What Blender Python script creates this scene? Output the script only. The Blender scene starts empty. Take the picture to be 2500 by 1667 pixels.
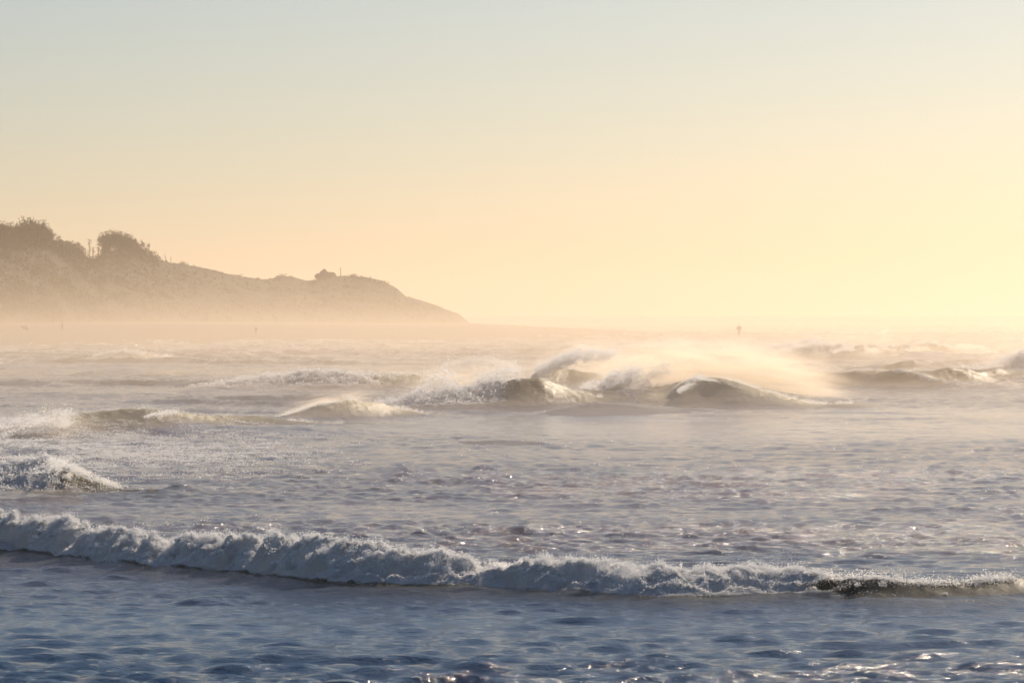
import bpy, bmesh, math, random
import numpy as np
from mathutils import Vector, Matrix

sc = bpy.context.scene
C = sc.collection
R = math.radians

# ------------------------------------------------------------------ camera
EYE = 3.2            # metres above mean sea level
FPX = 9375.0         # focal length in pixels of a 2500 px wide frame (135 mm)
HOR = 766.0          # eye level row in that frame
cd = bpy.data.cameras.new('camera')
cam = bpy.data.objects.new('camera', cd); C.objects.link(cam)
cam.location = (0, 0, EYE); cam.rotation_euler = (R(90), 0, 0)
cd.sensor_width = 36.0; cd.lens = 135.0
cd.shift_y = -(833.5 - HOR) / 2500.0
cd.clip_start = 0.5; cd.clip_end = 20000
cd.dof.use_dof = True; cd.dof.focus_distance = 85.0; cd.dof.aperture_fstop = 11.0
sc.camera = cam

# ------------------------------------------------------------------ sky, sun, exposure
SUN_AZ, SUN_EL = R(28.0), R(27.0)       # to the right of the view axis, above the horizon
w = bpy.data.worlds.new('World'); sc.world = w; w.use_nodes = True
nt = w.node_tree; nt.nodes.clear()
sky = nt.nodes.new('ShaderNodeTexSky'); sky.sky_type = 'NISHITA'
sky.sun_disc = False; sky.sun_elevation = SUN_EL; sky.sun_rotation = SUN_AZ
sky.air_density = 1.0; sky.dust_density = 0.6; sky.ozone_density = 3.2; sky.altitude = 0
bg = nt.nodes.new('ShaderNodeBackground'); bg.inputs['Strength'].default_value = 0.07
wo = nt.nodes.new('ShaderNodeOutputWorld')
nt.links.new(sky.outputs[0], bg.inputs[0]); nt.links.new(bg.outputs[0], wo.inputs[0])

sd = bpy.data.lights.new('sun', 'SUN'); sun = bpy.data.objects.new('sun', sd); C.objects.link(sun)
sd.energy = 5.0; sd.angle = R(0.53); sd.color = (1.0, 0.83, 0.64)
to_sun = Vector((math.sin(SUN_AZ) * math.cos(SUN_EL), math.cos(SUN_AZ) * math.cos(SUN_EL), math.sin(SUN_EL)))
sun.rotation_euler = to_sun.to_track_quat('Z', 'Y').to_euler()
sun.location = to_sun * 300

vs = sc.view_settings
vs.view_transform = 'Standard'; vs.look = 'None'; vs.gamma = 1.0; vs.use_curve_mapping = False
vs.exposure = 0.0
cy = sc.cycles
cy.use_denoising = True
cy.max_bounces = 6; cy.diffuse_bounces = 3; cy.glossy_bounces = 3; cy.transmission_bounces = 4
cy.volume_bounces = 1; cy.transparent_max_bounces = 8
cy.volume_max_steps = 256
cy.sample_clamp_indirect = 6.0

rng = np.random.default_rng(7)
random.seed(7)

# ------------------------------------------------------------------ helpers
def mat(name):
    m = bpy.data.materials.new(name); m.use_nodes = True
    t = m.node_tree; t.nodes.clear()
    out = t.nodes.new('ShaderNodeOutputMaterial')
    return m, t, out
def N(t, kind, **kw):
    n = t.nodes.new(kind)
    for k, v in kw.items():
        if k in n.inputs: n.inputs[k].default_value = v
        else: setattr(n, k, v)
    return n
def math_(t, op, a, b=None, clamp=False):
    n = t.nodes.new('ShaderNodeMath'); n.operation = op; n.use_clamp = clamp
    for i, v in enumerate((a, b)):
        if v is None: continue
        if isinstance(v, (int, float)): n.inputs[i].default_value = v
        else: t.links.new(v, n.inputs[i])
    return n.outputs[0]
def maprange(t, v, a, b, c, d, smooth=True):
    n = t.nodes.new('ShaderNodeMapRange'); n.clamp = True
    if smooth: n.interpolation_type = 'SMOOTHSTEP'
    t.links.new(v, n.inputs[0])
    for i, q in enumerate((a, b, c, d)): n.inputs[i + 1].default_value = q
    return n.outputs[0]
def mixcol(t, f, a, b):
    n = t.nodes.new('ShaderNodeMix'); n.data_type = 'RGBA'
    for sock, v in ((n.inputs[0], f), (n.inputs[6], a), (n.inputs[7], b)):
        if isinstance(v, (int, float)): sock.default_value = v
        elif isinstance(v, tuple): sock.default_value = (*v, 1)
        else: t.links.new(v, sock)
    return n.outputs[2]
def mixsh(t, f, a, b):
    n = t.nodes.new('ShaderNodeMixShader')
    if isinstance(f, (int, float)): n.inputs[0].default_value = f
    else: t.links.new(f, n.inputs[0])
    t.links.new(a, n.inputs[1]); t.links.new(b, n.inputs[2])
    return n.outputs[0]

def tag(o, label=None, cat=None, group=None, kind=None):
    if label: o['label'] = label
    if cat: o['category'] = cat
    if group: o['group'] = group
    if kind: o['kind'] = kind
    return o
def empty(name, loc=(0, 0, 0)):
    o = bpy.data.objects.new(name, None); C.objects.link(o); o.location = loc; return o
def link(name, me, m, parent=None):
    o = bpy.data.objects.new(name, me); C.objects.link(o)
    if m is not None:
        me.materials.clear(); me.materials.append(m)
    if parent is not None:
        o.parent = parent; o.matrix_parent_inverse = Matrix.Translation(-Vector(parent.location))
    return o
def np_mesh(name, v, f, attrs=None, normals=None, smooth=True):
    v = np.asarray(v, np.float32); f = np.asarray(f, np.int32)
    me = bpy.data.meshes.new(name)
    me.vertices.add(len(v)); me.vertices.foreach_set('co', v.ravel())
    k = f.shape[1] if f.ndim == 2 and len(f) else 0
    if k:
        me.loops.add(f.size); me.loops.foreach_set('vertex_index', f.ravel())
        me.polygons.add(len(f))
        me.polygons.foreach_set('loop_start', np.arange(0, f.size, k, dtype=np.int32))
        me.polygons.foreach_set('use_smooth', np.full(len(f), smooth))
    me.update(calc_edges=True)
    for nm, a in (attrs or {}).items():
        at = me.attributes.new(nm, 'FLOAT', 'POINT'); at.data.foreach_set('value', np.asarray(a, np.float32))
    if normals is not None:
        at = me.attributes.new('custom_normal', 'FLOAT_VECTOR', 'POINT')
        at.data.foreach_set('vector', np.asarray(normals, np.float32).ravel())
    return me

# band-limited fractal noise in numpy: value noise on a hashed lattice
def _h(ix, iy, s):
    with np.errstate(over='ignore'):
        n = ix.astype(np.uint32) * np.uint32(374761393) + iy.astype(np.uint32) * np.uint32(668265263) + np.uint32((s * 974634777) & 0xffffffff)
        n = (n ^ (n >> np.uint32(13))) * np.uint32(1274126177)
    return ((n ^ (n >> np.uint32(16))) & np.uint32(0xffff)).astype(np.float32) * np.float32(1 / 65535.0)
def vnoise(x, y, s=0):
    ix = np.floor(x); iy = np.floor(y); fx = (x - ix).astype(np.float32); fy = (y - iy).astype(np.float32)
    ix = ix.astype(np.int32); iy = iy.astype(np.int32)
    u = fx * fx * fx * (fx * (fx * 6 - 15) + 10); v = fy * fy * fy * (fy * (fy * 6 - 15) + 10)
    a = _h(ix, iy, s); b = _h(ix + 1, iy, s); c = _h(ix, iy + 1, s); d = _h(ix + 1, iy + 1, s)
    return (a + (b - a) * u) * (1 - v) + (c + (d - c) * u) * v
def fbm(x, y, s=0, o=4, g=0.5):
    r = 0; a = 1; t = 0
    for i in range(o):
        r = r + a * vnoise(x * 2 ** i + 13.7 * i, y * 2 ** i - 7.1 * i, s + i); t += a; a *= g
    return r / t
def sstep(a, b, x):
    t = np.clip((x - a) / (b - a), 0, 1); return t * t * (3 - 2 * t)
def wpos(px, py, D):                       # a sight line of the photograph met at distance D
    return ((px - 1250) / FPX * D, D, EYE - (py - HOR) / FPX * D)

# ------------------------------------------------------------------ materials
def water_material(wave=False):
    m, t, out = mat('wave_water' if wave else 'sea_water')
    geo = N(t, 'ShaderNodeNewGeometry')
    mp = N(t, 'ShaderNodeMapping'); mp.inputs['Scale'].default_value = (0.8, 1.0, 1.0)
    t.links.new(geo.outputs['Position'], mp.inputs[0])
    n1 = N(t, 'ShaderNodeTexNoise', Scale=9.0, Detail=6.0, Roughness=0.62, Distortion=0.4)
    n2 = N(t, 'ShaderNodeTexNoise', Scale=1.1, Detail=3.0, Roughness=0.55, Distortion=0.3)
    t.links.new(mp.outputs[0], n1.inputs['Vector']); t.links.new(mp.outputs[0], n2.inputs['Vector'])
    foam = N(t, 'ShaderNodeAttribute', attribute_name='foam').outputs['Fac']
    silt = N(t, 'ShaderNodeAttribute', attribute_name='silt').outputs['Fac']
    rip = N(t, 'ShaderNodeAttribute', attribute_name='ripple').outputs['Fac']
    b1 = N(t, 'ShaderNodeBump', Distance=0.09); b2 = N(t, 'ShaderNodeBump', Distance=0.25)
    t.links.new(n1.outputs[0], b1.inputs['Height']); t.links.new(n2.outputs[0], b2.inputs['Height'])
    t.links.new(math_(t, 'MULTIPLY', rip, 0.75), b1.inputs['Strength'])
    t.links.new(math_(t, 'MULTIPLY', rip, 0.45), b2.inputs['Strength'])
    t.links.new(b2.outputs[0], b1.inputs['Normal'])
    # water body: clear blue-green inshore, sandy where the waves stir the bottom up
    n3 = N(t, 'ShaderNodeTexNoise', Scale=0.35, Detail=4.0, Roughness=0.6)
    t.links.new(mp.outputs[0], n3.inputs['Vector'])
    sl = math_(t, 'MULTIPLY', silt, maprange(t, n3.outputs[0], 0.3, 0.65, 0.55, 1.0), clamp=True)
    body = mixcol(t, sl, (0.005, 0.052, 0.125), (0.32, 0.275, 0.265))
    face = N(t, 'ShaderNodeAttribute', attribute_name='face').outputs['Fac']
    body = mixcol(t, math_(t, 'MULTIPLY', face, 0.93, clamp=True), body, (0.56, 0.49, 0.33) if wave else (0.30, 0.25, 0.15))  # sandy face colour, with the backlit glow of the crests painted in
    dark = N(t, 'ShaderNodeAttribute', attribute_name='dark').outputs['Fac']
    body = mixcol(t, dark, body, (0.050, 0.044, 0.016))  # dark olive water, with the shade of unlit faces painted in
    p = N(t, 'ShaderNodeBsdfPrincipled', Roughness=0.38 if wave else 0.10, IOR=1.333)
    if wave: p.inputs['Specular IOR Level'].default_value = .18
    if wave:                                   # thin backlit water lets the sun through
        p.subsurface_method = 'RANDOM_WALK'
        t.links.new(math_(t, 'MULTIPLY', face, math_(t, 'SUBTRACT', 1.0, dark), clamp=True), p.inputs['Subsurface Weight'])
        p.inputs['Subsurface Radius'].default_value = (1.0, .85, .5); p.inputs['Subsurface Scale'].default_value = 0.8
    t.links.new(body, p.inputs['Base Color']); t.links.new(b1.outputs[0], p.inputs['Normal'])
    # foam broken up by two scales of noise
    nf = N(t, 'ShaderNodeTexNoise', Scale=3.2, Detail=7.0, Roughness=0.68, Distortion=0.8)
    mf = N(t, 'ShaderNodeMapping'); mf.inputs['Scale'].default_value = (0.6, 1.0, 1.4)
    t.links.new(geo.outputs['Position'], mf.inputs[0]); t.links.new(mf.outputs[0], nf.inputs['Vector'])
    e = math_(t, 'ADD', math_(t, 'MULTIPLY', foam, 1.25), math_(t, 'MULTIPLY', math_(t, 'SUBTRACT', nf.outputs[0], 0.5), 1.6))
    fm = maprange(t, e, 0.42, 0.78, 0.0, 1.0)
    fb = N(t, 'ShaderNodeBump', Distance=0.16, Strength=0.9)
    t.links.new(nf.outputs[0], fb.inputs['Height'])
    d = N(t, 'ShaderNodeBsdfDiffuse'); d.inputs[0].default_value = (0.86, 0.87, 0.88, 1)
    tr = N(t, 'ShaderNodeBsdfTranslucent'); tr.inputs[0].default_value = (0.75, 0.74, 0.70, 1)
    t.links.new(fb.outputs[0], d.inputs['Normal'])
    fs = mixsh(t, 0.35, d.outputs[0], tr.outputs[0])
    t.links.new(mixsh(t, fm, p.outputs[0], fs), out.inputs[0])
    return m
def droplet_material(name='foam_droplets', thru=.5):
    m, t, out = mat(name)
    d = N(t, 'ShaderNodeBsdfDiffuse'); d.inputs[0].default_value = (0.90, 0.91, 0.92, 1)
    tr = N(t, 'ShaderNodeBsdfTranslucent'); tr.inputs[0].default_value = (0.95, 0.95, 0.95, 1)
    g = N(t, 'ShaderNodeBsdfGlossy', Roughness=0.25); g.inputs[0].default_value = (0.9, 0.9, 0.9, 1)
    a = mixsh(t, thru, d.outputs[0], tr.outputs[0])
    t.links.new(mixsh(t, 0.12, a, g.outputs[0]), out.inputs[0])
    return m
def plain(name, c1, c2, scale, rough=0.9, bump=0.0):
    m, t, out = mat(name)
    geo = N(t, 'ShaderNodeNewGeometry')
    n = N(t, 'ShaderNodeTexNoise', Scale=scale, Detail=5.0, Roughness=0.6)
    t.links.new(geo.outputs['Position'], n.inputs['Vector'])
    p = N(t, 'ShaderNodeBsdfPrincipled', Roughness=rough)
    t.links.new(mixcol(t, maprange(t, n.outputs[0], 0.3, 0.7, 0, 1), c1, c2), p.inputs['Base Color'])
    if bump:
        b = N(t, 'ShaderNodeBump', Distance=bump); t.links.new(n.outputs[0], b.inputs['Height'])
        t.links.new(b.outputs[0], p.inputs['Normal'])
    t.links.new(p.outputs[0], out.inputs[0])
    return m
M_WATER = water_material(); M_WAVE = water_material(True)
M_DROP = droplet_material(); M_SPRAY = droplet_material('spray_droplets', .78)
M_SAND = plain('wet_sand', (0.11, 0.084, 0.058), (0.17, 0.132, 0.093), 0.15, 0.75)
M_HILL = plain('scrubby_ground', (0.018, 0.023, 0.010), (0.034, 0.034, 0.017), 0.12, 1.0, 0.5)

# ------------------------------------------------------------------ the waves
# each wave: crest and foot read along the wave, foam along it, front and back run in metres
# points are (px, py_crest, py_foot, foam); a foot row gives the distance of still water there
class Wave:
    def __init__(s, pts, wf, wb, lump=0.0, sharp=1.0, spread=1.0, silt=1.0, long=.45):
        s.dark = .15; s.wf, s.wb, s.lump, s.sharp, s.silt = wf, wb, lump, sharp, silt  # silt here scales the painted glow and shade of the wave face
        X, Y, A, F = [], [], [], []
        for px, pc, pf, fo in pts:
            D = EYE * FPX / (pf - HOR) + wf * 1.35
            a = EYE - (pc - HOR) / FPX * D
            X.append((px - 1250) / FPX * D); Y.append(D); A.append(max(a, 0.0)); F.append(fo)
        X = np.array(X); o = np.argsort(X)
        s.X, s.Y, s.A, s.F = X[o], np.array(Y)[o], np.array(A)[o], np.array(F)[o]
        pad = max(1.5, long * (s.X[-1] - s.X[0]))
        s.x0, s.x1, s.pad = s.X[0], s.X[-1], pad
        xs = np.linspace(s.x0 - pad, s.x1 + pad, 400)
        def smooth(v):
            k = np.hanning(35); k /= k.sum(); return np.convolve(np.pad(v, 17, mode='edge'), k, 'valid')
        s.xs = xs
        s.ys = smooth(np.interp(xs, s.X, s.Y)); s.as_ = smooth(np.interp(xs, s.X, s.A)); s.fs = smooth(np.interp(xs, s.X, s.F))
        am = s.as_.max()                      # low shoulders carry each crest on to both sides
        ends = sstep(s.x0 - pad, s.x0 + .1, xs) * (1 - sstep(s.x1 - .1, s.x1 + pad, xs))
        inside = (xs > s.x0) & (xs < s.x1)
        s.as_ = np.where(inside, s.as_, np.minimum(s.as_, .3 * am)) * ends
        s.as_ = smooth(np.maximum(s.as_, .16 * am * ends)) * ends
        s.fs = s.fs * ends
    def yc(s, x): return np.interp(x, s.xs, s.ys)
    def amp(s, x): return np.interp(x, s.xs, s.as_, left=0, right=0)
    def foam_at(s, x): return np.interp(x, s.xs, s.fs, left=0, right=0)
    def eval(s, x, y):
        wob = (fbm(x * .35 / max(s.wf, .4), y * 0.0 + 3.1, 11, 3) - .5) * s.wf * .9
        d = y - s.yc(x) - wob
        a = s.amp(x) * (.84 + .32 * fbm(x * .9 / max(s.wf, .4), y * .25 / max(s.wf, .4), 15, 4, .55))
        if s.lump >= 1: a = a * (.70 + .62 * fbm(x * .55, x * 0 + 2.7, 17, 3, .6))
        u = np.where(d < 0, -d / s.wf, d / s.wb)
        front = np.exp(-np.abs(u) ** 1.3)
        back = 1 / (1 + u ** 1.5) * np.exp(-u * .3)
        pr = np.where(d < 0, front, back)
        h = a * pr
        fo = s.foam_at(x)
        mask = fo * np.where(d < 0, sstep(1.45, 1.0, u), sstep(1.6, .2, u))
        tail = fo * np.where(d < 0, 0, np.exp(-d / (s.wb * 2.2))) * .45
        return h, np.maximum(mask, tail), pr * np.clip(a / .25, 0, 1) * s.silt, mask * np.where(d < 0, .15 + .85 * sstep(.15, .6, pr), 1)

WAVES = {}
WAVES['fore'] = Wave([(-260,1253,1335,1),(0,1276,1357,1),(150,1290,1366,1),(260,1308,1390,1),(400,1323,1401,1),(550,1346,1404,1),(640,1337,1412,1),
    (720,1332,1436,1),(900,1359,1448,1),(1100,1385,1447,1),(1300,1375,1448,1),(1450,1385,1462,1),(1560,1399,1473,1),(1700,1412,1476,1),
    (1850,1408,1462,1),(1950,1390,1454,.6),(2010,1398,1462,.22),(2080,1403,1478,.06),(2150,1415,1482,.05),(2280,1427,1483,.05),(2400,1421,1476,.04),(2500,1413,1466,.04),(2750,1404,1455,.04)], .62, 1.1, lump=1.0)
WAVES['left'] = Wave([(-300,1180,1215,.8),(-120,1160,1218,.9),(0,1150,1216,.9),(60,1136,1215,.85),(125,1130,1214,.55),(180,1150,1214,.35),(240,1176,1214,.2),(320,1200,1218,.05),(380,1212,1220,0)], 1.2, 1.5, lump=.6)
WAVES['leftfar'] = Wave([(-350,1040,1090,.8),(-150,1035,1085,.9),(0,1032,1078,.9),(120,1026,1072,.75),(170,1012,1066,.3),(230,1005,1064,0),(300,1012,1062,0),(380,1011,1060,.05),(425,1006,1058,.05),(480,1014,1054,0),(600,1016,1046,0),(700,1026,1046,0),(860,1040,1046,0)], 1.7, 2.8)
WAVES['cream'] = Wave([(670,1022,1030,.1),(720,1008,1029,.15),(780,990,1029,.1),(850,978,1028,.03),(910,984,1026,0),(970,996,1022,0),(1060,1014,1022,0)], 1.6, 3.0)
WAVES['mid'] = Wave([(990,985,998,.9),(1040,968,998,1),(1090,962,998,1),(1150,960,997,1),(1200,950,996,.8),(1250,936,996,.25),(1285,929,996,0),(1330,938,996,0),(1370,952,995,0),(1420,968,995,0),(1470,985,995,0)], 1.5, 2.4)
WAVES['behind'] = Wave([(1290,915,960,.7),(1330,905,958,.5),(1380,902,957,.1),(1450,908,958,0),(1500,925,958,0),(1560,945,958,0)], 1.6, 2.6)
WAVES['flung'] = Wave([(1380,980,986,.9),(1400,972,984,.9),(1440,958,984,1),(1500,950,985,1),(1560,952,985,.8),(1620,948,986,.2),(1650,950,988,0),(1720,975,988,0)], 1.4, 2.2)
WAVES['big'] = Wave([(1640,958,998,.1),(1670,938,998,.1),(1710,921,998,0),(1750,926,999,0),(1800,938,1000,0),(1860,956,1001,0),(1930,974,1002,0),(2010,988,1002,0),(2080,996,1002,0)], 1.9, 3.4)
WAVES['olive'] = Wave([(1930,935,942,0),(1990,922,944,0),(2060,914,946,0),(2130,911,948,0),(2200,920,950,0),(2270,920,950,0),(2350,909,948,0),(2410,920,946,0),(2480,932,944,0),(2700,925,940,0)], 2.2, 3.4)
WAVES['hump'] = Wave([(2150,908,914,0),(2200,896,913,0),(2245,889,912,0),(2290,897,912,0),(2340,907,912,0)], 2.4, 3.4)
WAVES['edge'] = Wave([(2425,910,924,.8),(2450,888,925,1),(2490,872,926,1),(2600,868,926,1),(2750,880,926,.6)], 1.8, 2.6)
WAVES['foamrow'] = Wave([(570,940,952,.6),(640,930,952,.8),(720,922,953,.9),(800,917,953,.9),(870,921,953,.6),(950,922,952,.25),(1030,926,951,.15),(1070,936,950,.1)], 1.8, 3.2)
WAVES['farbreak'] = Wave([(1830,872,880,.8),(1880,862,880,1),(1930,860,880,1),(1970,850,880,.9),(2000,843,880,.6),(2030,862,880,.8),(2070,854,880,.4),(2100,851,880,.1),(2150,858,879,0),(2230,872,878,0)], 2.4, 4.5)
WAVES['farhump'] = Wave([(2150,862,872,0),(2210,842,872,.1),(2260,837,871,.15),(2310,846,871,0),(2400,860,870,0),(2440,864,868,0)], 3, 5)
WAVES['farright'] = Wave([(2260,860,866,0),(2350,834,862,0),(2420,848,860,0),(2500,842,860,.1),(2620,846,860,.1)], 4, 7)
WAVES['leftsmall'] = Wave([(225,872,882,.2),(270,860,882,.4),(310,853,882,.4),(350,862,882,.2),(420,872,880,0)], 3, 4)
WAVES['leftlow'] = Wave([(180,912,922,0),(230,902,922,0),(330,900,922,.1),(400,905,921,0),(470,914,920,0)], 2.4, 4)
WAVES['centrefar'] = Wave([(1070,906,912,.3),(1110,893,912,.7),(1160,884,912,.8),(1220,888,912,.5),(1260,900,910,.2)], 2.2, 3.5)
WAVES['spitrow'] = Wave([(1570,856,862,.3),(1620,846,862,.7),(1700,844,862,.8),(1780,845,861,.7),(1860,846,860,.7),(1930,838,858,.4),(1990,848,857,.2)], 3.2, 5)
WAVES['bump'] = Wave([(1360,856,864,0),(1400,839,864,.1),(1440,846,863,0),(1480,857,862,0)], 3.4, 5)
WAVES['midlow'] = Wave([(980,1090,1100,0),(1080,1080,1100,0),(1200,1074,1102,0),(1300,1077,1102,0),(1420,1086,1100,0),(1560,1093,1098,0)], 3.2, 4.5, silt=.25)
WAVES['rise'] = Wave([(1300,1018,1024,0),(1400,992,1022,0),(1480,984,1020,0),(1560,986,1020,0),(1660,1000,1020,0),(1800,1008,1018,0)], 2.6, 4, silt=.3)
WAVES['ripA'] = Wave([(390,1198,1207,0),(440,1187,1206,0),(470,1192,1206,0),(500,1202,1206,0)], .8, 1.0)
WAVES['ripB'] = Wave([(540,1210,1216,0),(590,1202,1215,0),(660,1203,1215,0),(700,1210,1214,0)], .8, 1.2)

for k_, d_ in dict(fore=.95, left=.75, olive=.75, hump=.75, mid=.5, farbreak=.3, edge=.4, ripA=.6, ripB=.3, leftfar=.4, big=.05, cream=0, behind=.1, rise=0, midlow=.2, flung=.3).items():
    WAVES[k_].dark = d_  # strength of the painted shade on each wave face
# ------------------------------------------------------------------ the sea sheet
def chop(x, y, res, spread=.95, seed=21, n=70, lam1=5.0, lam0=.28, gain=1.0):
    r = np.random.default_rng(seed)
    x = x.astype(np.float32); y = y.astype(np.float32); rx, ry = (q_.astype(np.float32) for q_ in res)
    z = np.zeros_like(x)
    for i in range(n):
        lam = lam0 * ((lam1 / lam0) ** (i / (n - 1)))
        k = 2 * math.pi / lam
        th = r.normal(0, spread if lam < 1.6 else .5) - .12
        kx, ky = math.sin(th) * k, math.cos(th) * k
        ph = r.uniform(0, 6.28)
        a = 0.0056 * min(lam, 1.1) ** 0.65 * max(1, lam / 1.1) ** -.25 * (0.6 + .8 * r.random())
        fade = sstep(1.6, 3.2, lam / (abs(math.sin(th)) * rx + abs(math.cos(th)) * ry + 1e-4))
        q = kx * x + ky * y + ph
        z += (a * gain) * fade * np.sin(q)
    sg = z.std() + 1e-6                                    # peaked crests, flat troughs
    z = z + .10 * (np.minimum(z * z, 9 * sg * sg) - sg * sg) / sg
    return z

def sea_height(x, y, res, resx=None):
    """height, foam, silt, ripple and per-wave weight of the sea at world x, y"""
    rr_ = res; res = (res if resx is None else resx, res)
    g = fbm(x * .07, y * .13, 3, 4)                       # gusts
    zone = np.interp(y + 1.5 * (g - .5) * 4, [20, 33, 35, 37, 40, 47, 56, 75, 92, 104, 122, 150, 260, 500, 900], [.64, .66, .66, .5, .36, .36, .55, .6, .5, .36, .32, .5, .8, 1.1, 1.2])
    zone = zone * (1 - .5 * sstep(-4, 4, x) * sstep(88, 98, y) * sstep(138, 124, y))
    fg = sstep(60, 44, y)
    fw = WAVES['fore']; zone = zone * (1 - .75 * np.exp(-((y - fw.yc(x) + .25) / .8) ** 2))
    z = (chop(x, y, res) * (1 - .72 * fg) + chop(x, y, res, .42, 22, 44, 1.35) * (.35 + .95 * fg) + chop(x, y, res, .85, 23, 40, .7, .13, 1.0) * (.8 - .45 * fg)) * zone * np.clip(.1 + 1.8 * g, .35, 1.25)
    foam = np.zeros_like(x); silt = np.full_like(x, 0.0); w = []
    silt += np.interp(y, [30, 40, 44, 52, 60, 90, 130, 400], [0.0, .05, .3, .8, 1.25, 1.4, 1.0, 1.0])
    crest = np.zeros_like(x); core = np.zeros_like(x); dark = np.zeros_like(x)
    for px0, px1, Dl, al, wl in ((880, 2250, 134.5, .34, 2.2), (1820, 2750, 172, .22, 2.6), (420, 1500, 165, .24, 2.6), (-200, 1000, 104, .14, 2.2), (1500, 2800, 268, .3, 4.5), (-200, 900, 225, .26, 4.0)):
        xa, xb = (px0 - 1250) / FPX * Dl, (px1 - 1250) / FPX * Dl          # long low swells that the crests stand on
        c = (np.abs(y - Dl) < 6 * wl) & (x > xa) & (x < xb)
        if c.any():
            xc = x[c]; dd = (y[c] - Dl - (fbm(xc * .12, xc * 0 + Dl, 23, 3) - .5) * 3.2) / wl
            e_ = sstep(xa, xa + .25 * (xb - xa), xc) * sstep(xb, xb - .25 * (xb - xa), xc) * (.6 + .8 * fbm(xc * .25, xc * 0 + Dl, 29, 3))
            p_ = np.exp(-np.abs(dd) ** 1.5)
            z[c] += al * e_ * p_; crest[c] = np.maximum(crest[c], .55 * p_ * e_)
    c = y > 95
    if c.any():                                            # rank after rank of small seas out to the horizon
        xf, yf = x[c], y[c]
        n1 = fbm(xf * .07 + .02 * yf, yf * .085, 201, 4, .55)
        rd = np.clip(1 - np.abs(n1 - .5) * 9, 0, 1)
        on_ = sstep(95, 160, yf) * sstep(.42, .62, fbm(xf * .05, yf * .03, 207, 2)) 
        on_ = np.maximum(on_, .8 * sstep(190, 300, yf))
        zf = rd ** 1.6 * on_ * np.interp(yf, [95, 160, 300, 600, 2000], [.16, .30, .42, .55, .7])
        z[c] += zf
        foam[c] = np.maximum(foam[c], sstep(.72, .98, rd) * on_ * sstep(.45, .6, fbm(xf * .11, yf * .07, 211, 3)) * .9)
        crest[c] = rd * on_ * .7
    for k, wv in WAVES.items():
        sel = (x > wv.x0 - wv.pad * 1.1) & (x < wv.x1 + wv.pad * 1.1) & (np.abs(y - wv.yc(x)) < 9 * wv.wb + 4)
        h = np.zeros_like(x); pr = np.zeros_like(x)
        if sel.any():
            hh, ff, cc, mm = wv.eval(x[sel], y[sel])
            h[sel] = hh; pr[sel] = cc
            z[sel] += hh
            foam[sel] = np.maximum(foam[sel], ff)
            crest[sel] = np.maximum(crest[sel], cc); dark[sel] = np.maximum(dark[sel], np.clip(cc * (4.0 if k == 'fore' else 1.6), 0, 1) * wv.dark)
            core[sel] = np.maximum(core[sel], mm * min(1, wv.lump + .45) * np.clip(wv.amp(x[sel]) / .25, 0, 1.6))
        w.append(h)
    # whitewater is lumpy: billows on the front and top of the rollers
    c = core > .01
    if c.any():
        xc, yc_ = x[c], y[c]
        big = np.abs(fbm(xc * 1.6, yc_ * 2.2, 31, 4, .55) - .5) * 2
        fine = fbm(xc * 9, yc_ * 9, 41, 3, .6) - .5
        near = sstep(.5, .12, rr_[c])
        z[c] += core[c] * ((0.22 - big) * .46 + fine * .07 * near)
    # old foam lying in patches
    streak = fbm(x * .30, y * .55, 55, 5, .6)
    lace = np.interp(y, [30, 56, 62, 75, 92, 110, 140, 400], [0, .0, .3, .34, .34, .12, .3, .35])
    lace = lace * (.4 + .8 * sstep(5, -14, x))
    foam = np.maximum(foam, lace * sstep(.46, .62, streak) * 1.6)
    leftpatch = np.exp(-((x + 11.5) / 5.5) ** 2 - ((y - 90) / 9) ** 2) + .6 * np.exp(-((x + 9.5) / 2.2) ** 2 - ((y - 64) / 2.0) ** 2)
    c = leftpatch > .01
    if c.any():
        foam[c] = np.maximum(foam[c], np.clip(leftpatch[c] * (fbm(x[c] * .9, y[c] * .9, 61, 4) * 1.5 - .2), 0, 1))
        z[c] += leftpatch[c] * (np.abs(fbm(x[c] * 1.3, y[c] * 1.1, 71, 4) - .5) * -.35 + .06)
    ripple = zone * (.4 + 1.3 * g) * np.interp(y, [40, 56], [1.0, 1.5])
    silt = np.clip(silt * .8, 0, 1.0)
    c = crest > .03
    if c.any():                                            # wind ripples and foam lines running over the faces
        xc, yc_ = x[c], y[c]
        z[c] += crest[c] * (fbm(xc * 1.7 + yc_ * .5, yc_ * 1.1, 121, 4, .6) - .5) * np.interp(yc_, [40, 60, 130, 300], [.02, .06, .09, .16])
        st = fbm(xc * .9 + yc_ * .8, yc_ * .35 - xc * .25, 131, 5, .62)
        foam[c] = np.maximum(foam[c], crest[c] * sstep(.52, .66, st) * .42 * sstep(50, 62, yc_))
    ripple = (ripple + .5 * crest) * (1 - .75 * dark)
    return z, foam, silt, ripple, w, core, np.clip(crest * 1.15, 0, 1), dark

def rows():
    y = []; v = 6.0
    while v < 7000:
        y.append(v)
        if v < 30: s = .6
        elif v < 40.5: s = .10
        elif v < 56: s = .06
        elif v < 75: s = .11
        elif v < 150: s = .22
        elif v < 200: s = .35
        elif v < 320: s = .7
        elif v < 600: s = 2.5
        else: s = v * .015
        v += s
    return np.array(y)

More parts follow.
